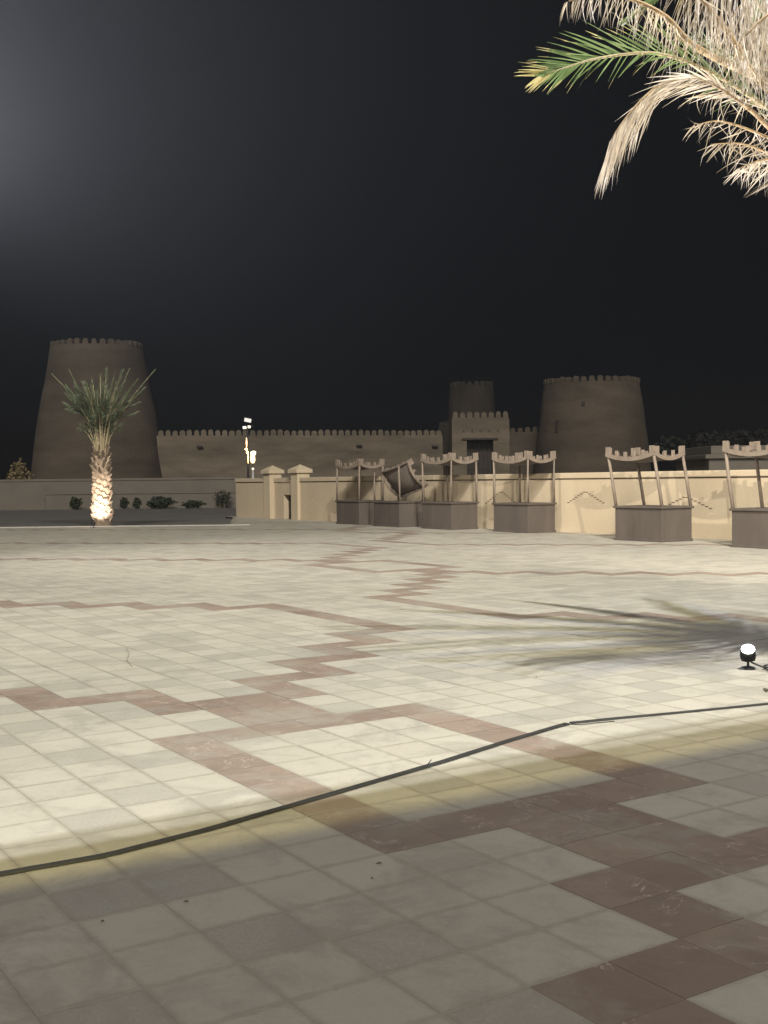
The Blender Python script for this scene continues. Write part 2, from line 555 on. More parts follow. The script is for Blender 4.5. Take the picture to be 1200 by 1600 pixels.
# ================================================================== THE FORT
def merlon_mesh(w, h, d):
    bm = bmesh.new()
    prof = [(-w / 2, 0), (w / 2, 0), (w / 2, h * .6)]
    for k in range(1, 6):
        t = k / 6 * PI
        prof.append((w / 2 * math.cos(t), h * .6 + h * .4 * math.sin(t)))
    prof.append((-w / 2, h * .6))
    f = [bm.verts.new((x, -d / 2, z)) for x, z in prof]; b_ = [bm.verts.new((x, d / 2, z)) for x, z in prof]
    bm.faces.new(f); bm.faces.new(b_[::-1])
    for i in range(len(prof)):
        j = (i + 1) % len(prof)
        bm.faces.new((f[i], f[j], b_[j], b_[i]))
    bmesh.ops.recalc_face_normals(bm, faces=bm.faces)
    me = bpy.data.meshes.new('merlon'); bm.to_mesh(me); bm.free()
    return me
mer_mud = merlon_mesh(0.50, 0.52, 0.4); mer_mud.materials.append(M['mud'])
mer_pale = merlon_mesh(0.49, 0.56, 0.4); mer_pale.materials.append(M['mud_pale'])
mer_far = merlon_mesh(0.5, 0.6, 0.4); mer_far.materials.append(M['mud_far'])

def round_tower(name, px, Y, prof, mer, mat, nm, label, seed, slits=()):
    base = at(px, 760, Y)
    t = empty(name, (base.x, base.y, -0.16))
    tag(t, label, 'tower', 'round towers of the mud fort')
    bm = bmesh.new()
    # refine profile
    pts = catmull([(r, 0, z + 0.16) for r, z in prof], 26)
    pr = [(p.x, p.z) for p in pts]
    rt = pr[-1][0]; zt = pr[-1][1]
    pr += [(rt - 0.42, zt), (rt - 0.46, zt - 1.2), (0.01, zt - 1.2)]
    lathe(bm, pr, 72, 0.10, seed)
    from_bm('wall', bm, mat, t, smooth=False)
    for k in range(nm):
        a = 2 * PI * (k + .5) / nm
        o = mesh_obj('merlon', mer, None, t)
        o.location = ((rt - 0.21) * math.cos(a), (rt - 0.21) * math.sin(a), zt - 0.02)
        o.rotation_euler = (rr.gauss(0, .02), rr.gauss(0, .02), a + PI / 2)
        o.scale = (rr.uniform(.9, 1.08), 1, rr.uniform(.88, 1.06))
    for (ang, z, w, h) in slits:
        # radius at z
        rz = min(pr[:26], key=lambda q: abs(q[1] - z))[0]
        bm = bmesh.new(); box(bm, -w / 2, w / 2, -0.10, 0.12, -h / 2, h / 2)
        o = from_bm('slit_window', bm, M['wood_dark'], t)
        o.location = (rz * math.sin(ang), -rz * math.cos(ang), z); o.rotation_euler = (math.radians(-5), 0, ang)
    return t
round_tower('fort_tower', 155, 110, [(6.7, 0), (6.25, 2.3), (5.6, 7.2), (4.85, 11.1), (4.25, 14.4)], mer_mud, M['mud'], 34,
            'tallest round mud tower behind the palm with the floodlit trunk', 1.0)
round_tower('fort_tower', 925, 112, [(5.9, 0), (5.6, 2.3), (5.05, 6.9), (4.6, 10.65)], mer_mud, M['mud'], 38,
            'wide tapering mud tower with slit window right of the gatehouse', 4.0, ((-0.85, 6.7, .34, 1.1), (-0.33, 8.7, .3, .4)))
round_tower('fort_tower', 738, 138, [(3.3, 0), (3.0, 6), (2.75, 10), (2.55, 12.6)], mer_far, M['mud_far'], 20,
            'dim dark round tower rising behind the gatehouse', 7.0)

def fort_wall(p0, p1, h, mat, mer, label, thick=0.9, pitch=0.665, batter=0.35):
    p0, p1 = Vector(p0), Vector(p1)
    d = p1 - p0; L = d.length; ang = math.atan2(d.y, d.x)
    t = empty('fort_wall', (p0.x, p0.y, -0.16), ang)
    tag(t, label, 'wall', 'curtain walls of the mud fort')
    bm = bmesh.new()
    nx, nz = max(6, int(L / 0.8)), 10
    g = []
    for i in range(nx + 1):
        row = []
        for k in range(nz + 1):
            x = L * i / nx; z = h * k / nz
            y = -batter * (1 - k / nz) + 0.07 * noise.noise(Vector((x * .5, z * .6, p0.x)))
            row.append(bm.verts.new((x, y, z)))
        g.append(row)
    for i in range(nx):
        for k in range(nz):
            bm.faces.new((g[i][k], g[i + 1][k], g[i + 1][k + 1], g[i][k + 1]))
    back0 = [bm.verts.new((L * i / nx, thick, h)) for i in range(nx + 1)]
    back1 = [bm.verts.new((L * i / nx, thick, 0)) for i in range(nx + 1)]
    for i in range(nx):
        bm.faces.new((g[i][nz], g[i + 1][nz], back0[i + 1], back0[i]))
        bm.faces.new((back0[i], back0[i + 1], back1[i + 1], back1[i]))
    for i, fl in ((0, 1), (nx, 0)):
        f = g[i] + [back0[i], back1[i]]
        bm.faces.new(f if fl else f[::-1])
    from_bm('wall', bm, mat, t)
    n = int(L / pitch)
    for k in range(n):
        o = mesh_obj('merlon', mer, None, t)
        o.location = ((k + .5) * L / n, 0.22, h - 0.02)
        o.rotation_euler = (0, rr.gauss(0, .03), rr.gauss(0, .03))
        o.scale = (rr.uniform(.9, 1.08), 1, rr.uniform(.86, 1.08))
    return t
p0 = at(236, 760, 109); p1 = at(692, 760, 116)
fw = fort_wall((p0.x, p0.y, 0), (p1.x, p1.y, 0), 6.25, M['mud_pale'], mer_pale, 'long crenellated mud wall running from the tall left tower towards the gatehouse')
for fx, fz in ((0.70, 5.25), (0.97, 5.15), (.16, 5.2)):
    bm = bmesh.new(); box(bm, -.28, .28, -.35, .12, -.09, .09, .02)
    o = from_bm('drain_spout', bm, M['wood_dark'], fw); L = (p1 - p0).length; o.location = (fx * L, -.05, fz)
p0 = at(796, 760, 119); p1 = at(842, 760, 118)
fort_wall((p0.x, p0.y, 0), (p1.x, p1.y, 0), 6.6, M['mud'], mer_mud, 'short crenellated wall piece between gatehouse and wide right tower')
p0 = at(686, 760, 116.5); p1 = at(712, 760, 115)
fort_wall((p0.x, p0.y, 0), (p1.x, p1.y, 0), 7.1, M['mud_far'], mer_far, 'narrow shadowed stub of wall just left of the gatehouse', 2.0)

# gatehouse
gp0 = at(707, 760, 108); gp1 = at(796.5, 760, 108)
gw = (gp1 - gp0).length
gh = empty('gatehouse', ((gp0.x + gp1.x) / 2, 108, -0.16))
tag(gh, 'pale square crenellated gatehouse with tall dark doorway', 'gatehouse')
bm = bmesh.new()
dl, dr_, dh, H = -gw / 2 + 1.36, -gw / 2 + 3.82, 5.55, 7.55
box(bm, -gw / 2, dl, 0, 5, 0, H); box(bm, dr_, gw / 2, 0, 5, 0, H); box(bm, dl + .001, dr_ - .001, 0, 5, dh, H)
bmesh.ops.subdivide_edges(bm, edges=bm.edges[:], cuts=5, use_grid_fill=True)
for v in bm.verts:
    v.co += Vector((0, 0.05 * noise.noise(v.co * .8), 0)) + Vector((0.04 * noise.noise(v.co * .7 + Vector((9, 0, 0))), 0, 0))
from_bm('wall', bm, M['mud_pale'], gh)
bm = bmesh.new(); box(bm, dl - .45, dr_ + .45, -.14, .3, dh - .08, dh + .1, .02); from_bm('lintel', bm, M['wood_dark'], gh)
bm = bmesh.new()
for k in range(6):
    w_ = (dr_ - dl) / 6
    box(bm, dl + k * w_ + .012, dl + (k + 1) * w_ - .012, 1.3, 1.42, 0, dh - .1, .01)
door = from_bm('door', bm, M['wood_dark'], gh)
bm = bmesh.new()
bm.free()
for z in (1.0, 2.7, 4.5):
    bm = bmesh.new(); box(bm, dl + .02, dr_ - .02, 1.24, 1.3, z, z + .16); from_bm('door_rail', bm, M['wood_dark'], door)
for k in range(8):
    o = mesh_obj('merlon', mer_pale, None, gh)
    o.location = (-gw / 2 + (k + .5) * gw / 8, .25, H - .02); o.scale = (rr.uniform(.92, 1.02), 1, rr.uniform(.95, 1.08))
for k in range(5):
    bm = bmesh.new(); box(bm, -.06, .06, -.12, .1, -.06, .06)
    o = from_bm('beam_end', bm, M['wood_dark'], gh); o.location = (-1.6 + k * .8, .02, 6.3)

# ================================================================== WALLS AND BUILDINGS BEYOND THE PLAZA
bw = empty('boundary_wall', W(0, WALL_B), YAW)
tag(bw, 'cream rendered boundary wall with coping behind the market stalls', 'wall')
WH = 1.78
a_end, a_near = on_wall(369, 800, WALL_B)[0], 2.0
gA0, gA1 = on_wall(434, 800, WALL_B)[0], on_wall(455, 800, WALL_B)[0]
def wall_run(a0, a1, y0, y1, h=WH):
    bm = bmesh.new(); box(bm, a0, a1, y0, y1, -0.16, h - .20)
    from_bm('wall_panel', bm, M['render'], bw)
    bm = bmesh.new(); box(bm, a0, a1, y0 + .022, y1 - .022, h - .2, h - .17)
    from_bm('shadow_groove', bm, M['dark_slot'], bw)  # shadow line under the coping, its shade put into the dark colour
    bm = bmesh.new(); box(bm, a0 - .03, a1 + .03, y0 - .045, y1 + .045, h - .17, h, .022)
    from_bm('coping', bm, M['render'], bw)
pil_a = [on_wall(421, 800, WALL_B)[0], on_wall(464, 800, WALL_B)[0]]
pw_ = 0.60
wall_run(a_end, pil_a[0] - pw_ / 2 - .002, 0, .35)
# panels with movement joints
a0 = pil_a[1] + pw_ / 2 + .002
edges = [a0]
while edges[-1] < a_near - 4:
    edges.append(edges[-1] + 4.9)
for i in range(len(edges) - 1):
    bm = bmesh.new(); box(bm, edges[i] + .006, edges[i + 1] - .006, 0, .35, -.16, WH - .2, .006); from_bm('wall_panel', bm, M['render'], bw)
    bm = bmesh.new(); box(bm, edges[i] + .02, edges[i + 1] - .02, .022, .33, WH - .2, WH - .17); from_bm('shadow_groove', bm, M['dark_slot'], bw)  # same groove along the panels, shade given by the dark colour
    bm = bmesh.new(); box(bm, edges[i] + .002, edges[i + 1] - .002, -.045, .395, WH - .17, WH, .022); from_bm('coping', bm, M['render'], bw)
    bm = bmesh.new(); box(bm, edges[i] + .01, edges[i + 1] - .01, -.022, .0, -.16, .09, .004); from_bm('skirting', bm, M['render'], bw)
# gateway between the pillars
ga, gb = pil_a[0] + pw_ / 2 + .002, pil_a[1] - pw_ / 2 - .002
bm = bmesh.new(); box(bm, ga, gb - 1.05, .1, .4, -.16, WH - .2); box(bm, gb - 1.05, gb - .25, .1, .4, 1.05, WH - .2); box(bm, gb - .25, gb, .1, .4, -.16, WH - .2); from_bm('gateway_panel', bm, M['render'], bw)
bm = bmesh.new(); box(bm, ga, gb, .06, .44, WH - .19, WH, .02); from_bm('coping', bm, M['render'], bw)
bm = bmesh.new()
for k in range(5): box(bm, gb - 1.05 + k * .16 + .004, gb - 1.05 + (k + 1) * .16 - .004, .34, .38, -.1, 1.05, .004)
from_bm('gate_leaf', bm, M['wood_dark'], bw)
for pa in pil_a:
    bm = bmesh.new(); box(bm, pa - pw_ / 2, pa + pw_ / 2, .175 - pw_ / 2, .175 + pw_ / 2, -.16, 1.98, .02)
    pl = from_bm('gate_pillar', bm, M['render'], bw)
    bm = bmesh.new()
    q = pw_ / 2 + .085
    lo = [bm.verts.new((pa + sx * q, .175 + sy * q, 1.98)) for sx, sy in ((-1, -1), (1, -1), (1, 1), (-1, 1))]
    md = [bm.verts.new((pa + sx * q, .175 + sy * q, 2.12)) for sx, sy in ((-1, -1), (1, -1), (1, 1), (-1, 1))]
    ap = bm.verts.new((pa, .175, 2.34))
    bm.faces.new(lo)
    for i in range(4):
        j = (i + 1) % 4
        bm.faces.new((lo[i], lo[j], md[j], md[i])); bm.faces.new((md[i], md[j], ap))
    from_bm('pillar_cap', bm, M['render'], pl)
# stepped diamond motifs
def motif(px, py, half_w, drop, mat, full=False):
    ca, cz = on_wall(px, py, WALL_B)
    bm = bmesh.new()
    n = 7
    for s in (-1, 1):
        for k in range(n):
            x = ca + s * half_w * (k + .5) / n; z = cz - drop * k / n
            box(bm, x - half_w / n * .42, x + half_w / n * .42, -.008, .004, z - .012, z + .012)
        if full:
            for k in range(n):
                x = ca + s * half_w * (k + .5) / n; z = cz - 2 * drop + drop * k / n
                box(bm, x - half_w / n * .4, x + half_w / n * .4, -.008, .004, z - .008, z + .008)
    from_bm('stepped_diamond', bm, mat, bw)
for (px, py, hw, dp, mt, fu) in ((783, 769, .85, .42, 'dark_slot', False), (915, 769, .8, .36, 'dark_slot', False), (1072, 777, .9, .33, 'dark_slot', False),
                                 (660, 775, .85, .4, 'dark_slot', False), (488, 782, .9, .4, 'pale_inlay', False)):
    motif(px, py, hw, dp, M[mt], fu)

# perimeter wall across the road
def box_thing(name, x0, x1, y0, y1, z0, z1, mat, label, cat, cap=None, group=None):
    t = empty(name, ((x0 + x1) / 2, (y0 + y1) / 2, z0)); tag(t, label, cat, group)
    hx, hy = (x1 - x0) / 2, (y1 - y0) / 2
    bm = bmesh.new(); box(bm, -hx, hx, -hy, hy, 0, z1 - z0 - (cap or 0), .01); from_bm('wall', bm, mat, t)
    if cap:
        bm = bmesh.new(); box(bm, -hx - .06, hx + .06, -hy - .06, hy + .06, z1 - z0 - cap + .001, z1 - z0, .015); from_bm('coping', bm, mat, t)
    return t
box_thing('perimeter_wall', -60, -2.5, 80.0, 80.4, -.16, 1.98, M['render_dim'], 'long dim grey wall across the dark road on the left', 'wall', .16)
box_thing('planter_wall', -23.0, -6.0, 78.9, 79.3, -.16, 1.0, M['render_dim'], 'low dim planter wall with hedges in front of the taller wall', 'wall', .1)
# small flat-roofed building on the far right
b0 = at(1108, 745, 62); 
bt = empty('flat_roofed_building', (b0.x + 4.0, 64, -.16)); tag(bt, 'dim flat roofed building behind the wall at the right edge', 'building')
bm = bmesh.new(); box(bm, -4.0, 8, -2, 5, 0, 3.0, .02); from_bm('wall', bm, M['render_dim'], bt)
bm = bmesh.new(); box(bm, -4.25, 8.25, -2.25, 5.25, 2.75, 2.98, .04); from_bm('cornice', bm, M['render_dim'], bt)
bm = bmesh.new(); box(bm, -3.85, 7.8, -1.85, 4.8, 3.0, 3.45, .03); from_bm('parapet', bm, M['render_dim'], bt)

# ================================================================== SHRUBS
def leaf_cloud(bm, center, rad, n, size, r, flat=1.0):
    for _ in range(n):
        while True:
            v = Vector((r.uniform(-1, 1), r.uniform(-1, 1), r.uniform(-1, 1)))
            if 0.25 < v.length < 1: break
        lump = 0.75 + 0.5 * noise.noise(v * 2.3 + center)
        p = Vector(center) + Vector((v.x * rad[0], v.y * rad[1], v.z * rad[2])) * lump
        u = Vector((r.gauss(0, 1), r.gauss(0, 1), r.gauss(0, 1))).normalized()
        w = u.cross(Vector((r.gauss(0, 1), r.gauss(0, 1), r.gauss(0, 1)))).normalized()
        s = size * r.uniform(.6, 1.3)
        a = bm.verts.new(p - w * s * .4); b_ = bm.verts.new(p + u * s * .5 ); c = bm.verts.new(p + w * s * .4); d = bm.verts.new(p - u * s * .5)
        bm.faces.new((a, b_, c, d))
def shrub(px0, px1, pytop, Y, zbase, mat, label, n, size, group='shrubs along the far road', stems=5):
    c0, c1 = at(px0, 780, Y), at(px1, 780, Y)
    zt = at((px0 + px1) / 2, pytop, Y).z
    t = empty('shrub', ((c0.x + c1.x) / 2, Y, zbase)); tag(t, label, 'shrub', group)
    r = random.Random(int(px0 * 7 + pytop))
    hw, hh = (c1.x - c0.x) / 2, (zt - zbase) / 2
    bm = bmesh.new()
    for k in range(stems):
        x = r.uniform(-.6, .6) * hw
        tube(bm, [(x * .5, 0, 0), (x * .8, r.uniform(-.1, .1), hh * .8), (x, r.uniform(-.2, .2), hh * 1.5)], [.04, .03, .012], 5)
    from_bm('stem', bm, M['twig'], t)
    bm = bmesh.new(); leaf_cloud(bm, Vector((0, 0, hh)), (hw, min(hw, .8), hh * 1.02), n, size, r)
    from_bm('foliage', bm, mat, t)
    return t
shrub(107, 130, 776, 77.6, -.1, M['shrub'], 'dark rounded shrub left of the lit palm trunk, across the road', 700, .16)
shrub(186, 202, 776, 77.6, -.1, M['shrub'], 'small dark shrub just right of the lit palm trunk', 500, .15)
shrub(206, 222, 777, 77.4, -.1, M['shrub'], 'small dark upright shrub, second to the right of the lit palm trunk', 500, .15)
shrub(225, 277, 775, 77.5, -.1, M['shrub'], 'widest dark hedge clump right of the lit palm trunk', 1500, .16)
shrub(280, 325, 781, 77.5, -.1, M['shrub'], 'low dark ground shrub between hedge clump and thin leggy shrub', 700, .14)
shrub(330, 366, 764, 77.8, -.1, M['shrub'], 'thin leggy shrub beside the left end of the cream wall', 420, .14, stems=9)
shrub(8, 50, 713, 84, -.16, M['drybush'], 'yellowish bush showing above the dim wall at the left edge', 1400, .22, 'shrubs behind the walls')
def far_tree(px, Y, top, w, label):
    p = at(px, 760, Y); zt = at(px, top, Y).z
    t = empty('far_tree', (p.x, p.y, -.16)); tag(t, label, 'tree', 'dark trees beyond the wall')
    r = random.Random(int(px))
    bm = bmesh.new(); tube(bm, [(0, 0, 0), (.15, 0, zt * .4), (0, .1, zt * .7)], [.25, .2, .1], 8); tr = from_bm('trunk', bm, M['twig'], t)
    bm = bmesh.new()
    for k in range(7):
        leaf_cloud(bm, Vector((r.uniform(-.6, .6) * w, r.uniform(-1, 1), zt * r.uniform(.5, .82))), (w * .55, w * .5, zt * .2), 320, .45, r)
    from_bm('crown', bm, M['dark_tree'], t)
far_tree(1085, 96, 668, 3.0, 'dark tree right of the wide tower, barely visible')
far_tree(1165, 100, 664, 4.5, 'dark tree behind the flat roofed building')

# ================================================================== MARKET STALLS
SW, SD, SH = 1.64, 1.06, 0.89
def sag_board(L, n_mer, th=0.045, sag=0.13, hb=0.10, mh=0.13, corner=0.16):
    """curved valance board with merlons; x 0..L, top of the corners at z=0"""
    bm = bmesh.new()
    n = 24
    def c(x):
        u = x / L * 2 - 1
        return -sag * (1 - u * u)
    top, bot = [], []
    for i in range(n + 1):
        x = L * i / n
        top.append((x, c(x))); bot.append((x, c(x) - hb))
    for y0, y1 in ((0, th),):
        f = [[bm.verts.new((x, y, z)) for x, z in top] for y in (y0, y1)]
        g = [[bm.verts.new((x, y, z)) for x, z in bot] for y in (y0, y1)]
        for i in range(n):
            bm.faces.new((f[0][i], f[0][i + 1], g[0][i + 1], g[0][i]))
            bm.faces.new((f[1][i], g[1][i], g[1][i + 1], f[1][i + 1]))
            bm.faces.new((f[0][i], f[1][i], f[1][i + 1], f[0][i + 1]))
            bm.faces.new((g[0][i], g[0][i + 1], g[1][i + 1], g[1][i]))
        for i in (0, n):
            bm.faces.new((f[0][i], g[0][i], g[1][i], f[1][i]))
    # merlons: corner blocks and slim ones between
    xs = [(0.0, corner)] + [(L - corner, L)]
    for k in range(1, n_mer - 1):
        xc = corner / 2 + (L - corner) * k / (n_mer - 1)
        xs.append((xc - .05, xc + .05))
    for x0, x1 in xs:
        z0 = min(c(max(x0, 0)), c(min(x1, L))) - .02
        hh = mh * (1.25 if (x0 == 0 or x1 == L) else 1.0)
        zt = (c((x0 + x1) / 2)) + hh
        box(bm, x0, x1, .003, th - .003, z0, zt, .008)
    return bm
def stall(a_near_, b_front, label, lean=(0, 0), canopy_tf=None, rot=0.0, top_z=2.28, tone=None):
    o0 = W(a_near_ - SW / 2, b_front + SD / 2)
    t = empty('market_stall', (o0.x, o0.y, 0), YAW + rot)
    tag(t, label, 'market stall', 'crenellated market stalls along the wall')
    hx, hy = SW / 2, SD / 2
    bm = bmesh.new(); box(bm, -hx, hx, -hy, hy, .05, SH - .055, .012); body = from_bm('counter', bm, M['stall'], t)
    bm = bmesh.new(); box(bm, -hx - .025, hx + .025, -hy - .025, hy + .025, .0, .062, .012); from_bm('base_moulding', bm, M['stall'], body)
    bm = bmesh.new(); box(bm, -hx - .045, hx + .045, -hy - .045, hy + .045, SH - .06, SH, .016); from_bm('counter_top', bm, M['stall'], t)
    for k in range(1, 4):
        pass
    r = random.Random(int(a_near_ * 100))
    lx, ly = lean
    px_, py_ = hx - .02, hy - .02
    drops = {}
    for sx in (-1, 1):
        for sy in (-1, 1):
            bm = bmesh.new()
            x0, y0 = sx * px_, sy * py_
            z1 = top_z
            if canopy_tf and (sx, sy) in canopy_tf.get('short', {}):
                z1 = canopy_tf['short'][(sx, sy)]
            tube(bm, [(x0, y0, SH - .01), (x0 + lx * .5 + r.uniform(-.01, .01), y0 + ly * .5, (SH + z1) / 2), (x0 + lx, y0 + ly, z1)], [.042, .04, .038], 8)
            from_bm('post', bm, M['post'], t, smooth=True)
    cp = bpy.data.objects.new('canopy', None)
    # cloth roof: the canopy part is the cloth mesh, its boards are sub-parts
    bm = bmesh.new(); n = 12; g = []
    for i in range(n + 1):
        row = []
        for j in range(n + 1):
            u, v = i / n * 2 - 1, j / n * 2 - 1
            z = -.02 - .13 * ((1 - u * u) * .55 + (1 - v * v) * .45) - .10 * (1 - u * u) * (1 - v * v) + .02 * noise.noise(Vector((u * 3, v * 3, a_near_)))
            row.append(bm.verts.new((u * (px_ + .0), v * (py_ + .0), z)))
        g.append(row)
    for i in range(n):
        for j in range(n):
            bm.faces.new((g[i][j], g[i + 1][j], g[i + 1][j + 1], g[i][j + 1]))
    bmesh.ops.recalc_face_normals(bm, faces=bm.faces)
    bmesh.ops.solidify(bm, geom=bm.faces[:], thickness=.012)
    c = from_bm('canopy', bm, M['cloth'], t, smooth=True)
    c.location = (lx, ly, top_z + .02)
    bpy.data.objects.remove(cp)
    e = .03
    for (x, y, rz, L, nmer) in ((-hx - e, -hy - e, 0, SW + 2 * e, 6), (hx + e, hy + e, PI, SW + 2 * e, 6), (hx + e, -hy - e, PI / 2, SD + 2 * e, 4), (-hx - e, hy + e, -PI / 2, SD + 2 * e, 4)):
        inset = 0.0 if abs(rz) in (0, PI) else .047
        bm = sag_board(L - 2 * inset, nmer)
        b_ = from_bm('valance', bm, M['post'], c)
        d = Vector((math.cos(rz), math.sin(rz))) * inset
        b_.location = (x + d.x, y + d.y, .03); b_.rotation_euler = (0, 0, rz)
    if canopy_tf:
        c.rotation_euler = canopy_tf['rot']; c.location = canopy_tf['loc']
    return t
stall(-32.0, 19.0, 'leftmost and dimmest stall, next to the stall with the collapsed canopy', (0.04, 0), top_z=2.24)
stall(-28.97, 18.75, 'stall whose dark canopy has collapsed and hangs tilted', (0, 0),
      {'rot': (math.radians(-58), math.radians(-12), math.radians(0)), 'loc': (0.10, 0.15, 1.66), 'short': {(-1, 1): 1.2, (-1, -1): 1.9, (1, 1): 1.25, (1, -1): 2.1}})
stall(-25.96, 18.75, 'upright stall directly right of the one with the collapsed canopy', (0.0, 0), top_z=2.3)
stall(-22.4, 18.95, 'upright stall standing alone in front of a dark diamond motif, fourth from the left', (0.0, 0), top_z=2.26)
stall(-16.2, 18.05, 'stall with posts leaning to the left, second from the right edge', (-.16, -.12), top_z=2.22)
stall(-12.1, 17.7, 'rightmost stall, cut off by the right edge of the photo', (-.13, -.09), top_z=2.24)

# ================================================================== LAMP POSTS BEHIND THE WALL
lp = at(388, 755, 60)
t = empty('street_lamp', (lp.x, lp.y, -.16)); tag(t, 'tall lamp post with floodlight heads and warm lit tubes behind the cream wall', 'street lamp')
def zpx(px, py, Y): return at(px, py, Y).z + .16
def dxp(px, Y): return at(px, 740, Y).x - lp.x
bm = bmesh.new(); tube(bm, [(0, 0, 0), (0, 0, 2.0), (0, 0, zpx(388, 664, 60))], [.07, .06, .045], 10); from_bm('pole', bm, M['metal'], t, smooth=True)
zt = zpx(388, 666, 60)
bm = bmesh.new(); box(bm, -.28, .28, -.04, .04, zt - .03, zt + .03, .01); from_bm('crossbar', bm, M['metal'], t)
def head(name, x, z, w, h, d, rot, lens):
    bm = bmesh.new(); box(bm, -w / 2, w / 2, -d / 2, d / 2, -h / 2, h / 2, min(w, h, d) * .22)
    o = from_bm(name, bm, M['metal'], t); o.location = (x, -.05, z); o.rotation_euler = rot
    bm = bmesh.new(); box(bm, -w * .42, w * .42, -d / 2 - .012, -d / 2 + .004, -h * .40, h * .40, .004)
    from_bm('lens', bm, lens, o)
head('lamp_head', .03, zpx(388, 656, 60), .42, .24, .16, (.35, .22, .1), M['lens_dim'])
head('lamp_head', -.14, zpx(384, 667.5, 60), .2, .16, .14, (.3, -.1, 0), M['lamp_small'])
head('lamp_head', .10, zpx(390, 666.5, 60), .16, .15, .14, (.3, .1, 0), M['lamp_small'])
# warm lit tubes on the pole
for (x, pa, pb_, rad, mat) in ((-.05, 684, 699, .035, 'glow'), (-.075, 700, 703.5, .085, 'glow_white'), (.02, 705, 724, .035, 'glow'), (-.03, 704, 709, .05, 'glow')):
    bm = bmesh.new(); tube(bm, [(x, -.1, zpx(388, pb_, 60)), (x, -.1, (zpx(388, pa, 60) + zpx(388, pb_, 60)) / 2), (x, -.1, zpx(388, pa, 60))], [rad * .5, rad, rad * .4], 8)
    from_bm('lamp_tube', bm, M[mat], t, smooth=True)
l2 = at(395.5, 755, 58)
t2 = empty('lantern_post', (l2.x, l2.y, -.16)); tag(t2, 'short post with bright warm lantern beside the tall lamp post', 'street lamp')
def z2(py): return at(395, py, 58).z + .16
bm = bmesh.new(); tube(bm, [(0, 0, 0), (0, 0, z2(733))], [.06, .05], 8); from_bm('post', bm, M['alu'], t2, smooth=True)
bm = bmesh.new(); tube(bm, [(0, 0, z2(733.4)), (0, 0, z2(732)), (0, 0, z2(731))], [.05, .06, .02], 8); from_bm('small_lamp', bm, M['lamp_small'], t2, smooth=True)
bm = bmesh.new(); tube(bm, [(0, 0, z2(731)), (0, 0, z2(723.5))], [.02, .02], 6); from_bm('stem', bm, M['metal'], t2)
bm = bmesh.new()
tube(bm, [(0, 0, z2(723.5)), (0, 0, z2(719)), (0, 0, z2(711))], [.07, .12, .10], 6); from_bm('lantern_glass', bm, M['glow_white'], t2)
bm = bmesh.new(); tube(bm, [(0.02, 0, z2(710.5)), (0.03, 0, z2(706)), (.02, 0, z2(704.5))], [.14, .14, .06], 6); from_bm('lantern_glass', bm, M['lamp_small'], t2)
bm = bmesh.new(); tube(bm, [(0.02, 0, z2(704.4)), (.02, 0, z2(702.5))], [.17, .02], 6); from_bm('lantern_cap', bm, M['metal'], t2)

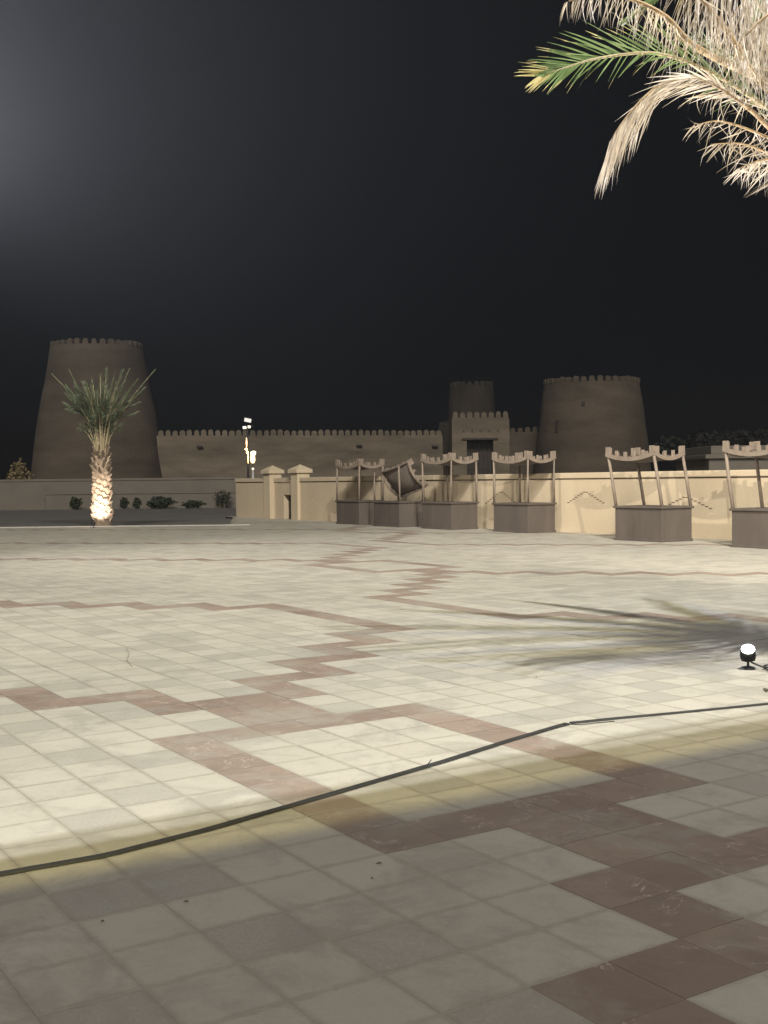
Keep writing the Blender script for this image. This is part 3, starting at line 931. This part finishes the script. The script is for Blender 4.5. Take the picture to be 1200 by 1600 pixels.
# ================================================================== PALMS
def frond(parent, pts, leaf_len, n_leaf, mats, rng, ang0=55, ang1=18, vee=25, droop=0.15, width=0.022, base_r=0.022, skip=0.22, curl=0.0, sides=(-1, 1), len_pow=0.6, stem_mat='rachis', hang=0.0, tipmat=None, twist=0.0, inward=None):
    """stem (curved tapering) + two rows of leaflets; returns the leaflet object with the stem as its sub-part"""
    C_ = catmull(pts, 40)
    nC = len(C_)
    o0 = C_[0]
    bm = bmesh.new()
    up0 = Vector((0, 0, 1))
    for sgn in sides:
        for k in range(n_leaf):
            u = skip + (1 - skip) * (k + rng.uniform(-.3, .3) + .5) / n_leaf
            u = min(max(u, 0), .999)
            i = u * (nC - 1); i0 = int(i); f = i - i0
            p = C_[i0].lerp(C_[min(i0 + 1, nC - 1)], f)
            T = (C_[min(i0 + 1, nC - 1)] - C_[max(i0 - 1, 0)]).normalized()
            S = T.cross(up0)
            if S.length < .15: S = T.cross(Vector((0, 1, 0.3)))
            S.normalize(); Nn = S.cross(T).normalized()
            if twist: S, Nn = S * math.cos(twist) + Nn * math.sin(twist), Nn * math.cos(twist) - S * math.sin(twist)
            w = (u - skip) / (1 - skip)
            prof = (min(1, w / .12) ** .6) * (1 - w) ** len_pow * .85 + .15
            if w > .9: prof = max(prof, .35)
            Ln = leaf_len * prof * rng.uniform(.82, 1.12)
            an = math.radians(ang0 + (ang1 - ang0) * w + rng.gauss(0, 5))
            ve = math.radians(vee + rng.gauss(0, 9))
            side = S * sgn * math.cos(ve) + Nn * math.sin(ve)
            if inward is not None:
                iv = (Vector(inward) - T * T.dot(Vector(inward))).normalized(); side = (iv + T.cross(iv) * sgn * .45).normalized()
            d = T * math.cos(an) + side * math.sin(an)
            d = (d * (1 - hang) + Vector((rng.gauss(0, .12), rng.gauss(0, .12), -1)) * hang).normalized()
            # flat blade, slightly folded
            wd = d.cross(T)
            if wd.length < .05: wd = d.cross(Nn)
            wd.normalize()
            wdd = (wd * math.cos(.5 * rng.gauss(0, 1)) + d.cross(wd) * math.sin(.5 * rng.gauss(0, 1))).normalized()
            hw = width * rng.uniform(.8, 1.15) * .5
            segs = 4
            prev = None
            q = p.copy(); dd = d.copy()
            cv = Vector((rng.gauss(0, 1), rng.gauss(0, 1), rng.gauss(0, 1))) * curl
            for s in range(segs + 1):
                tt = s / segs
                ww = hw * (0.55 + 1.0 * tt if tt < .35 else 0.9 * (1 - (tt - .35) / .65) + .04)
                l = bm.verts.new(q - wdd * ww); r_ = bm.verts.new(q + wdd * ww)
                if prev:
                    fc = bm.faces.new((prev[0], prev[1], r_, l))
                    if tipmat is not None and (tt > .45 and u > .86 or (tt > .8 and rng.random() < .6)): fc.material_index = 1
                prev = (l, r_)
                dd = (dd + Vector((0, 0, -1)) * droop * (.5 + tt) + cv * .5).normalized()
                q = q + dd * (Ln / segs)
    for v in bm.verts: v.co -= o0
    me = bpy.data.meshes.new('frond'); bm.to_mesh(me); bm.free()
    me.materials.append(M[mats])
    if tipmat is not None: me.materials.append(M[tipmat])
    o = mesh_obj('frond', me, None, parent)
    inv = parent.location
    o.location = o0 - inv
    bm = bmesh.new()
    rads = [base_r * (1 - .86 * (i / (nC - 1))) for i in range(0, nC, 2)]
    tube(bm, [c - o0 for c in C_[::2]], rads, 6)
    from_bm('stem', bm, M[stem_mat], o, smooth=True)
    return o
def boot_mesh(w, h, d, mat):
    bm = bmesh.new()
    prof = [(-.5, 0), (.5, 0), (.42, .55), (.22, 1), (-.22, 1), (-.42, .55)]
    f = [bm.verts.new((x * w, -d * (.35 + .65 * z), z * h)) for x, z in prof]
    b_ = [bm.verts.new((x * w, .05, z * h)) for x, z in prof]
    bm.faces.new(f); bm.faces.new(b_[::-1])
    for i in range(6):
        j = (i + 1) % 6
        bm.faces.new((f[i], f[j], b_[j], b_[i]))
    bmesh.ops.recalc_face_normals(bm, faces=bm.faces)
    me = bpy.data.meshes.new('leaf_base'); bm.to_mesh(me); bm.free(); me.materials.append(mat)
    return me
def palm_trunk(parent, H, r0, r1, n_boot, boot, rng, z0=0.25, mat='trunk'):
    bm = bmesh.new()
    prof = []
    n = 14
    for i in range(n + 1):
        z = H * i / n
        prof.append((r0 + (r1 - r0) * i / n + (.10 * max(0, 1 - z / .3)), z))
    lathe(bm, prof, 20, .03, parent.location.x); 
    from_bm('trunk', bm, M[mat], parent)
    ga = 2.39996
    for k in range(n_boot):
        z = z0 + (H - z0) * k / n_boot
        rad = r0 + (r1 - r0) * z / H
        a = k * ga
        o = mesh_obj('leaf_base', boot, None, parent)
        o.location = (rad * .93 * math.cos(a), rad * .93 * math.sin(a), z)
        o.rotation_euler = (rng.gauss(0, .06), rng.gauss(0, .08), a + PI / 2)
        s = rng.uniform(.88, 1.1); o.scale = (s, s, s)

# ---- left palm, transplanted, fronds tied upright
rng = random.Random(3)
pl = at(160, 822, 44.1)
palmL = empty('palm_tree', (pl.x, pl.y, 0)); tag(palmL, 'young palm with floodlit trunk and fronds bunched upright, standing alone on the left', 'palm tree')
palm_trunk(palmL, 2.5, .30, .22, 112, boot_mesh(.27, .22, .15, M['boot']), rng, .16)
# old leaf stubs above the lit part
bmst = boot_mesh(.10, .34, .15, M['trunk'])
for k in range(40):
    a = k * 2.39996; z = 1.95 + k * .022
    o = mesh_obj('leaf_stub', bmst, None, palmL)
    rad = .25 - .003 * k
    o.location = (rad * math.cos(a), rad * math.sin(a), z)
    o.rotation_euler = (rng.uniform(.05, .28), rng.gauss(0, .1), a + PI / 2); o.scale = (1, 1, rng.uniform(.7, 1.2))
top0 = Vector((pl.x, pl.y, 2.75))
specs = []
for (px, py, bend) in ((83, 586, .5), (108, 578, .15), (242, 578, .12), (202, 577, .1), (157, 586, 0), (166, 580, 0), (178, 590, .05), (190, 582, .05), (132, 600, .1), (145, 598, 0), (212, 597, .2), (122, 615, .3), (222, 610, .3)):
    specs.append((at(px, py, 44.1 + rng.uniform(-.5, .5)), bend))
for k, (tip, bend) in enumerate(specs):
    d = tip - top0
    out = Vector((d.x, d.y, 0))
    p1_ = top0 + d * .3 - out * .10; p2_ = top0 + d * .65 - out * .08 + Vector((0, 0, bend * .35))
    short = k in (0, 1, 2, 3)
    frond(palmL, [top0 + out.normalized() * .12 - Vector((0, 0, .3)), p1_, p2_, tip], .34 if short else .75, 26 if short else 40, 'greyg', rng, 34, 12, 20, .10, .045, .06, .35 if not short else .42, sides=(-1, 1))
for k in range(36):
    a = rng.uniform(0, 2 * PI); sp = rng.uniform(.3, 1.25); hh = rng.uniform(1.9, 2.6)
    tip = top0 + Vector((math.cos(a) * sp, math.sin(a) * sp, hh))
    mid = top0 + Vector((math.cos(a) * sp * .35, math.sin(a) * sp * .35, hh * .5))
    frond(palmL, [top0 + Vector((math.cos(a) * .12, math.sin(a) * .12, -.3)), mid, tip], .72, 36, 'greyg', rng, 40, 14, 15, .12, .045, .05, .24)
for k in range(12):
    a = k * 2 * PI / 12 + rng.uniform(-.2, .2); sp = rng.uniform(1.1, 1.6); hh = rng.uniform(1.5, 2.15)
    tip = top0 + Vector((math.cos(a) * sp, math.sin(a) * sp, hh)); mid = top0 + Vector((math.cos(a) * sp * .4, math.sin(a) * sp * .4, hh * .72))
    frond(palmL, [top0 + Vector((math.cos(a) * .12, math.sin(a) * .12, -.3)), mid, tip], .6, 36, 'greyg', rng, 48, 20, 10, .2, .045, .05, .3)
for k in range(7):   # a few broken leaflets low down
    a = rng.uniform(0, 2 * PI)
    tip = top0 + Vector((math.cos(a) * rng.uniform(.6, .95), math.sin(a) * .5, rng.uniform(.9, 1.5)))
    frond(palmL, [top0 + Vector((0, 0, -.2)), top0 + (tip - top0) * .55 + Vector((0, 0, .15)), tip], .42, 12, 'greyg', rng, 50, 30, -10, .35, .03, .035, .5)
# its uplight, at the foot on the plaza side
ul = Vector((pl.x + .05, pl.y - 1.55, .12))
spot('palm_uplight', ul + Vector((0, .12, .16)), (pl.x, pl.y, 1.05), 300, 62, .5, (1, .84, .72), .04)
t = empty('ground_spotlight', (ul.x, ul.y, 0)); tag(t, 'small ground spotlight at the foot of the lone left palm', 'spotlight')
def build_spot(t, s=1.0, aim=(0, 0, 1), lens_mat='lens'):
    R = Vector(aim).to_track_quat('Z', 'Y').to_matrix()
    bm = bmesh.new(); lathe(bm, [(.0005, 0), (.055 * s, 0), (.05 * s, .014 * s), (.02 * s, .022 * s), (.0005, .022 * s)], 20); from_bm('foot', bm, M['metal'], t, smooth=False)
    bm = bmesh.new(); tube(bm, [(0, 0, .02 * s), (0, 0, .06 * s)], .010 * s, 8)
    for sg in (-1, 1):
        tube(bm, [(0, 0, .055 * s), (sg * .045 * s, 0, .065 * s), (sg * .058 * s, 0, .11 * s)], .007 * s, 6)
    from_bm('yoke', bm, M['metal'], t)
    c = Vector((0, 0, .115 * s))
    bm = bmesh.new(); lathe(bm, [(.0005, -.055 * s), (.03 * s, -.052 * s), (.046 * s, -.03 * s), (.05 * s, .02 * s), (.056 * s, .045 * s), (.056 * s, .058 * s), (.05 * s, .058 * s), (.048 * s, .048 * s)], 24)
    for v in bm.verts: v.co = c + R @ v.co
    hd = from_bm('lamp_head', bm, M['metal'], t, smooth=True)
    bm = bmesh.new()
    for k in range(4):
        z = (-.02 + k * .016) * s
        lathe(bm, [(.046 * s, z), (.057 * s, z + .002 * s), (.057 * s, z + .006 * s), (.046 * s, z + .008 * s)], 20)
    for v in bm.verts: v.co = c + R @ v.co
    from_bm('cooling_fin', bm, M['metal'], hd)
    bm = bmesh.new(); lathe(bm, [(.048 * s, .050 * s), (.036 * s, .060 * s), (.016 * s, .066 * s), (.0005, .067 * s)], 24)
    for v in bm.verts: v.co = c + R @ v.co
    from_bm('lens', bm, M[lens_mat], hd, smooth=True)
    return c
build_spot(t, 1.2, (0, .8, 1))

# ---- right palm, trunk out of frame, crown hanging into the picture
rng = random.Random(8)
trunkR = Vector((3.95, 9.95, 0))
palmR = empty('palm_tree', trunkR); tag(palmR, 'large palm whose lit green and dry fronds hang in at the top right', 'palm tree')
palm_trunk(palmR, 4.4, .24, .21, 120, boot_mesh(.2, .2, .09, M['boot']), rng, .1)
CR = trunkR + Vector((0, 0, 4.55))
def PX(*l): return [at(*q) for q in l]
# green frond reaching left
frond(palmR, [CR] + PX((1215, 175, 9.55), (1120, 118, 9.3), (1030, 84, 9.1), (940, 90, 8.95), (880, 107, 8.9), (845, 118, 8.9)), .58, 52, 'green', rng, 52, 26, 8, .04, .024, .022, .18, tipmat='tipdry', twist=1.0, len_pow=.45)
# bleached frond bending over
frond(palmR, [CR - Vector((0, 0, .35))] + PX((1235, 228, 9.35), (1165, 165, 9.15), (1100, 124, 9.0), (1050, 122, 8.95), (1008, 150, 8.9), (972, 192, 8.9), (953, 222, 8.9)), .58, 100, 'pale_dry', rng, 42, 18, -50, .03, .020, .022, .30, inward=(.75, 0, -.65), len_pow=.12, stem_mat='rachis_dry')
# brown frond going up and left with hanging curled leaflets
frond(palmR, [CR + Vector((-.1, 0, .2))] + PX((1180, 120, 9.5), (1085, 72, 9.3), (1045, 30, 9.2), (1000, 4, 9.1), (940, -12, 9.0), (880, 5, 8.95)), .50, 58, 'dry', rng, 60, 40, -20, .45, .015, .035, .30, curl=.3, hang=.55, stem_mat='rachis_dry')
# another stem crossing the top edge
frond(palmR, [CR + Vector((-.1, -.1, .1))] + PX((1200, 140, 9.2), (1140, 55, 9.0), (1090, -10, 8.9), (1050, -60, 8.8), (1000, -90, 8.8)), .55, 40, 'dry', rng, 60, 40, -20, .4, .016, .035, .25, curl=.25, hang=.5, stem_mat='rachis_dry')
# curtain of dead leaves
for (pts) in (((1270, 40, 9.3), (1200, -60, 9.1), (1120, -70, 9.0), (1070, -30, 8.9)),
              ((1280, 60, 9.1), (1215, -20, 8.9), (1150, -30, 8.8), (1100, 10, 8.8)),
              ((1290, 60, 9.5), (1235, 0, 9.3), (1180, -10, 9.2), (1140, 30, 9.1)),
              ((1300, 80, 8.9), (1250, 20, 8.7), (1205, 20, 8.6), (1160, 60, 8.6))):
    frond(palmR, [CR + Vector((0, 0, .1))] + PX(*pts), 1.0, 38, 'dry' if rng.random() < .5 else 'pale_dry', rng, 60, 40, -30, .5, .018, .03, .28, curl=.22, hang=.75, len_pow=.25, stem_mat='rachis_dry')
# lower skirt: spiky leaflets radiating downwards
for (pts, ln, mt) in ((((1270, 250, 9.4), (1200, 215, 9.2), (1130, 190, 9.1), (1085, 195, 9.1)), .42, 'dry'),
                  (((1280, 270, 9.5), (1215, 245, 9.4), (1160, 225, 9.3), (1110, 225, 9.2)), .45, 'dry'),
                  (((1290, 280, 9.2), (1235, 250, 9.0), (1190, 250, 8.9), (1150, 265, 8.9)), .42, 'pale_dry'),
                  (((1300, 260, 9.8), (1230, 190, 9.9), (1150, 150, 10.0), (1080, 150, 10.1)), .45, 'dry')):
    frond(palmR, [CR - Vector((0, 0, .4))] + PX(*pts), ln * 1.15, 30, mt, rng, 75, 40, -20, .25, .017, .02, .2, curl=.55, hang=.25, stem_mat='rachis_dry')
frond(palmR, [CR] + PX((1225, 120, 9.7), (1150, 95, 9.7), (1085, 60, 9.7)), .45, 34, 'greyg', rng, 50, 25, 20, .05, .02, .02, .2)
# the rest of the crown, outside the picture
for k in range(22):
    a = -1.3 + k * 2.5 / 13 if k < 14 else k * 1.1
    el = rng.uniform(.0, .9) if k < 14 else rng.uniform(1.15, 1.4)
    Lf = rng.uniform(2.0, 2.7)
    dx, dy = math.cos(a), math.sin(a)
    tip = CR + Vector((dx * Lf * math.cos(el), dy * Lf * math.cos(el), Lf * math.sin(el) - .7))
    mid = CR + Vector((dx * Lf * .5 * math.cos(el), dy * Lf * .5 * math.cos(el), Lf * .5 * math.sin(el) + .25))
    frond(palmR, [CR, mid, tip], .5, 44, 'green' if k % 3 else 'dry', rng, 50, 20, 15, .1, .022, .026, .2)
# fronds arching out above the top edge; their shadows fall on the paving
for (ang, z1, z2, Lx) in ((4, 1.75, 1.5, 3.2), (-20, 1.75, 1.5, 3.1), (30, 1.8, 1.5, 2.9), (-46, 1.75, 1.4, 2.8), (58, 1.7, 1.4, 2.6), (88, 1.6, 1.3, 2.3), (-88, 1.6, 1.3, 2.2)):
    d_ = Vector((-math.cos(math.radians(ang)), math.sin(math.radians(ang)), 0)) * Lx
    frond(palmR, [CR, CR + d_ * .3 + Vector((0, 0, z1 * .8)), CR + d_ * .65 + Vector((0, 0, z1 + .2)), CR + d_ + Vector((0, 0, z2 + .4))], .36, 130, 'green', rng, 44, 18, 12, .06, .07, .045, .10)
# uplight at its foot (seen in the photo) with its lead
sp0 = at(1169, 1046, 9.62)
us = empty('ground_spotlight', (sp0.x, sp0.y, 0)); tag(us, 'black ground spotlight shining white at the right edge, aimed up at palm fronds', 'spotlight')
c = build_spot(us, 1.12, (-.28, -.85, 1))
spot('palm_uplight', (sp0.x, sp0.y, .27), at(1110, 110, 9.3), 1700, 75, .5, (1.0, .93, .82), .04)
def cable(name, pts, r, mat, label, cat):
    bm = bmesh.new(); C_ = catmull(pts, 60); tube(bm, C_, r, 6)
    return tag(from_bm(name, bm, M[mat], smooth=True), label, cat)
S0 = Vector((sp0.x, sp0.y, 0))
cable('spotlight_cable', [S0 + Vector(v) for v in ((.03, .02, .055), (.12, -.02, .02), (.24, .01, .012), (.34, -.03, .012), (.30, -.14, .012), (.20, -.22, .012), (.13, -.15, .012), (.12, -.02, .022), (.18, .0, .03), (.24, -.16, .012), (.36, -.3, .012), (.6, -.32, .012), (1.0, -.1, .012))], .0075, 'black', 'thin black lead looped on the paving beside the right spotlight', 'cable')

# ================================================================== CABLE STRIP ACROSS THE PAVING
def strip(name, pts, w, h, label):
    P = []
    for i in range(50):
        u = i / 49 * (len(pts) - 1); k = min(int(u), len(pts) - 2); P.append(pts[k].lerp(pts[k + 1], u - k) + Vector((0, .004 * noise.noise(Vector((u * 5, 0, 0))), 0)))
    bm = bmesh.new()
    rings = []
    for i, p in enumerate(P):
        t = (P[min(i + 1, 49)] - P[max(i - 1, 0)]).normalized(); s = Vector((-t.y, t.x, 0))
        ww = w * (1 + .05 * noise.noise(p * 3)); z0 = p.z
        rings.append([bm.verts.new(p + s * x + Vector((0, 0, z))) for x, z in ((-ww / 2, .0), (-ww * .34, h), (ww * .34, h * 1.02), (ww / 2, .0))])
    for i in range(49):
        for k in range(3):
            bm.faces.new((rings[i][k], rings[i][k + 1], rings[i + 1][k + 1], rings[i + 1][k]))
    bm.faces.new(rings[0]); bm.faces.new(rings[-1][::-1])
    return tag(from_bm(name, bm, M['black']), label, 'cable cover')
def gz(px, py, z=.003):
    d = ray(px, py); t = (z - CAM_H) / d.z
    return Vector((0, 0, CAM_H)) + d * t
strip('cable_cover', [gz(-330, 1436), gz(-120, 1392), gz(0, 1366), gz(165, 1337), gz(330, 1295), gz(500, 1246), gz(690, 1191), gz(800, 1156), gz(886, 1131)], .050, .007, 'long black cable cover running from the left edge across the red paving')
strip('cable_cover', [gz(892, 1130), gz(960, 1123), gz(1080, 1112), gz(1200, 1100), gz(1340, 1087)], .042, .007, 'shorter black cable cover continuing to the right edge under the palm')
bm = bmesh.new()
tube(bm, catmull([gz(660, 1198, .02), gz(668, 1194, .03), gz(674, 1187, .05)], 8), .0025, 5)
tube(bm, catmull([gz(880, 1131, .02), gz(905, 1132, .008), gz(935, 1129, .006), gz(960, 1127, .005)], 10), .003, 5)
tag(from_bm('tape_end', bm, M['black']), 'loose black tape ends at the gap between the two cable covers', 'tape')
# --- litter
r = random.Random(4)
def twig(name, pts, rad, label):
    bm = bmesh.new(); tube(bm, catmull(pts, 16), rad, 5); tag(from_bm(name, bm, M['twig']), label, 'twig')
twig('twig', [gz(197, 1012, .02), gz(202, 1022, .03), gz(198, 1030, .01), gz(207, 1042, .006)], .0016, 'thin curled twig lying on the pale paving left of the red zigzag')
twig('twig', [gz(1194, 1076, .01), gz(1199, 1078, .02)], .01, 'small pale scrap on the paving below the right spotlight')
for k, (px, py, s) in enumerate(((593, 1350, .016), (581, 1374, .006), (291, 1410, .010), (160, 1441, .009), (838, 1059, .010))):
    p = gz(px, py, .0)
    bm = bmesh.new()
    n = 7
    ring = [bm.verts.new((s * math.cos(2 * PI * i / n) * r.uniform(.6, 1.3), s * .6 * math.sin(2 * PI * i / n) * r.uniform(.6, 1.3), .004)) for i in range(n)]
    apx = bm.verts.new((0, 0, .010))
    for i in range(n): bm.faces.new((ring[i], ring[(i + 1) % n], apx))
    o = from_bm('dry_leaf', bm, M['twig'], loc=(p.x, p.y, .001), rotz=r.uniform(0, 3))
    tag(o, ('dark leaf scrap below the tip of the red frame', 'tiny dark crumb below the leaf scrap in the pale foreground', 'dark crumb on the shaded paving below the cable cover, left of centre',
            'dark crumb on the shaded paving near the left edge', 'small dark scrap on the bright paving left of the palm shadow')[k], 'litter', 'litter on the paving')

# ================================================================== CANOPY BEHIND THE CAMERA (its edge shades the foreground)
ca = empty('entrance_canopy', W(1.19, 0), YAW); tag(ca, 'flat entrance canopy over the foreground, outside the picture', 'canopy')
bm = bmesh.new(); box(bm, -1.0, 3.5, -14, 16, 5.2, 5.5, .02); from_bm('roof_slab', bm, M['render_dim'], ca)
for y in (-13.5, -9.5, 9.5, 15.5):
    bm = bmesh.new(); box(bm, 2.9, 3.3, y - .2, y + .2, 0, 5.2, .02); from_bm('column', bm, M['render_dim'], ca)

# ================================================================== NIGHT HAZE
bm = bmesh.new(); box(bm, -160, 160, -40, 260, -1.3, 17.5)
hz = stuff(from_bm('haze', bm, None))
hm = bpy.data.materials.new('haze'); hm.use_nodes = True
hn = hm.node_tree
for n_ in list(hn.nodes):
    if n_.type != 'OUTPUT_MATERIAL': hn.nodes.remove(n_)
pv = hn.nodes.new('ShaderNodeVolumePrincipled')
pv.inputs['Color'].default_value = (.9, .92, 1, 1)
pv.inputs['Density'].default_value = 0.0006
pv.inputs['Anisotropy'].default_value = 0.62
hn.links.new(pv.outputs[0], hn.nodes['Material Output'].inputs['Volume'])
hz.data.materials.append(hm)
